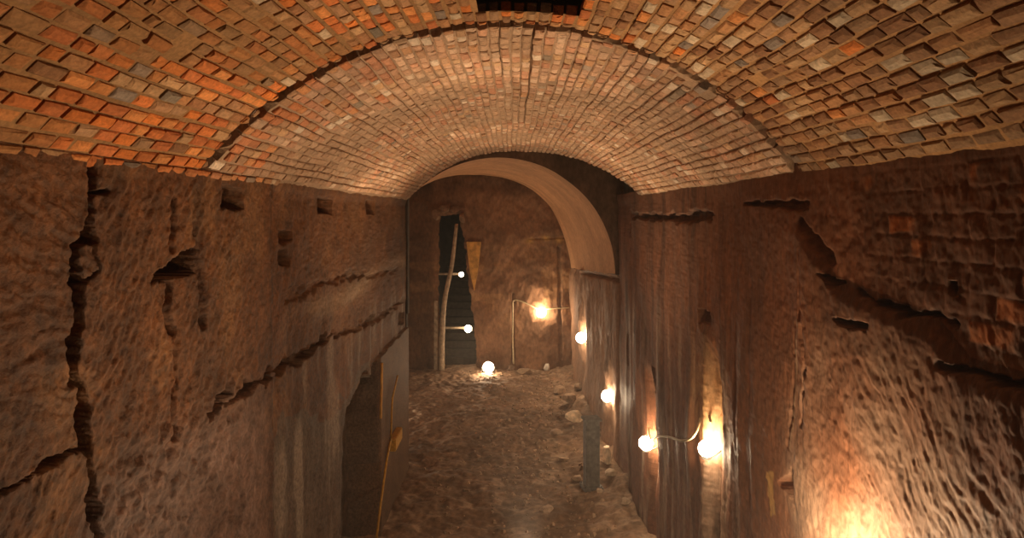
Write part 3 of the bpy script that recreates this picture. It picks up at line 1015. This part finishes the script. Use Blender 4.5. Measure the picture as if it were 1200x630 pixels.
# ochre plate standing in for a lamp-lit patch by the opening
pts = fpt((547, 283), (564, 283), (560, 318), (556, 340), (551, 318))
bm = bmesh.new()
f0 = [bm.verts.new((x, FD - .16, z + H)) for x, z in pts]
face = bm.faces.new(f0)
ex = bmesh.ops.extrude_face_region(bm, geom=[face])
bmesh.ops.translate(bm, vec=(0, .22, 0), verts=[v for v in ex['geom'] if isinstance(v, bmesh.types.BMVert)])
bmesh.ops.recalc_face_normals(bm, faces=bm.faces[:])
tag(bm_obj('ochre_lit_patch', bm, M_OCHRE), 'tapering ochre plate standing in for a lamp-lit patch on the far wall beside the stair opening', 'board')


# ---- cables
def cable(name, pts, r, label, mat=M_CABLE):
    bm = bmesh.new(); add_tube(bm, smooth_path(pts, 8), r, 7)
    return tag(bm_obj(name, bm, mat, None, True), label, 'cable')


def rpt(px, py, off):
    d = 1400 / (px - 600) * 1.04
    for _ in range(5):
        z = (CY - py) * d / F
        xw = right_wall_x(d, z) - off
        d = xw * F / (px - 600)
    return W3(xw, d, z)


cable('slack_cable', [rpt(833, 479, .01), rpt(826, 488, .03), rpt(815, 500, .09), rpt(800, 510, .12), rpt(785, 512, .12), rpt(771, 508, .08), rpt(762, 499, .03), rpt(759, 494, -.03)], .014,
      'slack cable drooping between two lamps on the right wall')
cable('wall_cable', [on_plane(602, 426, FD - .08), on_plane(601, 400, FD - .10), on_plane(601, 362, FD - .10), on_plane(602, 352, FD - .10), on_plane(612, 353, FD - .1), on_plane(630, 362, FD - .08)], .022,
      'cable running up the far wall from the floor to the wall lamp')
cable('link_cable', [on_plane(640, 362, FD - .10), on_plane(652, 361, FD - .12), on_plane(667, 360, FD - .10)], .022,
      'short yellowish cable between the far wall lamp and the right wall')

# ---- yellow conduit and box on the dressed end of the left wall
def lpt(px, py, off=.03):
    d = (1500 - off * F) / (600 - px)
    return W3(-2.0 + off, d, (CY - py) * d / F)


tj = thing('yellow_conduit', 'ochre yellow conduit with a junction box on the end of the left wall', 'conduit', lpt(461, 514, 0))
base = tj.location.copy()
bm = bmesh.new(); add_tube(bm, [lpt(440, 640) - base, lpt(446, 590) - base, lpt(453, 540) - base, lpt(458, 514) - base], .018, 8); bm_obj('lower_pipe', bm, M_YEL, tj, True)
bm = bmesh.new(); add_tube(bm, [lpt(458, 512) - base, lpt(459, 480) - base, lpt(460, 466) - base, lpt(466, 440) - base], .016, 8); bm_obj('upper_pipe', bm, M_YEL, tj, True)
bm = bmesh.new(); c = lpt(464, 514, .05) - base; add_box(bm, c, (.11, .62, .20), bev=.012); bm_obj('junction_box', bm, M_YEL, tj)
cable('jamb_pipe', [lpt(446, 490), lpt(447, 450), lpt(447.5, 425)], .022, 'thin tan upright pipe at the edge of the damp recess in the left wall', M_OCHRE)

# ================================================================== CAMERA, WORLD, VIEW
cam = bpy.data.cameras.new('camera'); co = bpy.data.objects.new('camera', cam); COL.objects.link(co)
co.location = (0, 0, H); co.rotation_euler = (math.pi / 2, 0, 0)
cam.sensor_fit = 'HORIZONTAL'; cam.sensor_width = 36; cam.lens = 36 * F / 1200
cam.shift_y = -(315 - CY) / 1200
cam.clip_start = .05; cam.clip_end = 100
S.camera = co
w = bpy.data.worlds.new('underground'); S.world = w; w.use_nodes = True
w.node_tree.nodes['Background'].inputs['Color'].default_value = (.02, .012, .008, 1)
w.node_tree.nodes['Background'].inputs['Strength'].default_value = .3
S.view_settings.view_transform = 'Standard'; S.view_settings.look = 'None'
S.view_settings.gamma = 1; S.view_settings.use_curve_mapping = False
S.view_settings.exposure = 0.0
HAZE = 0.003
if HAZE:
    v = w.node_tree.nodes.new('ShaderNodeVolumeScatter'); v.inputs['Density'].default_value = HAZE
    v.inputs['Color'].default_value = (.95, .9, .85, 1); v.inputs['Anisotropy'].default_value = .6
    w.node_tree.links.new(v.outputs['Volume'], w.node_tree.nodes['World Output'].inputs['Volume'])
S.cycles.use_denoising = True
S.cycles.max_bounces = 8; S.cycles.diffuse_bounces = 5; S.cycles.glossy_bounces = 2
S.cycles.sample_clamp_indirect = 6
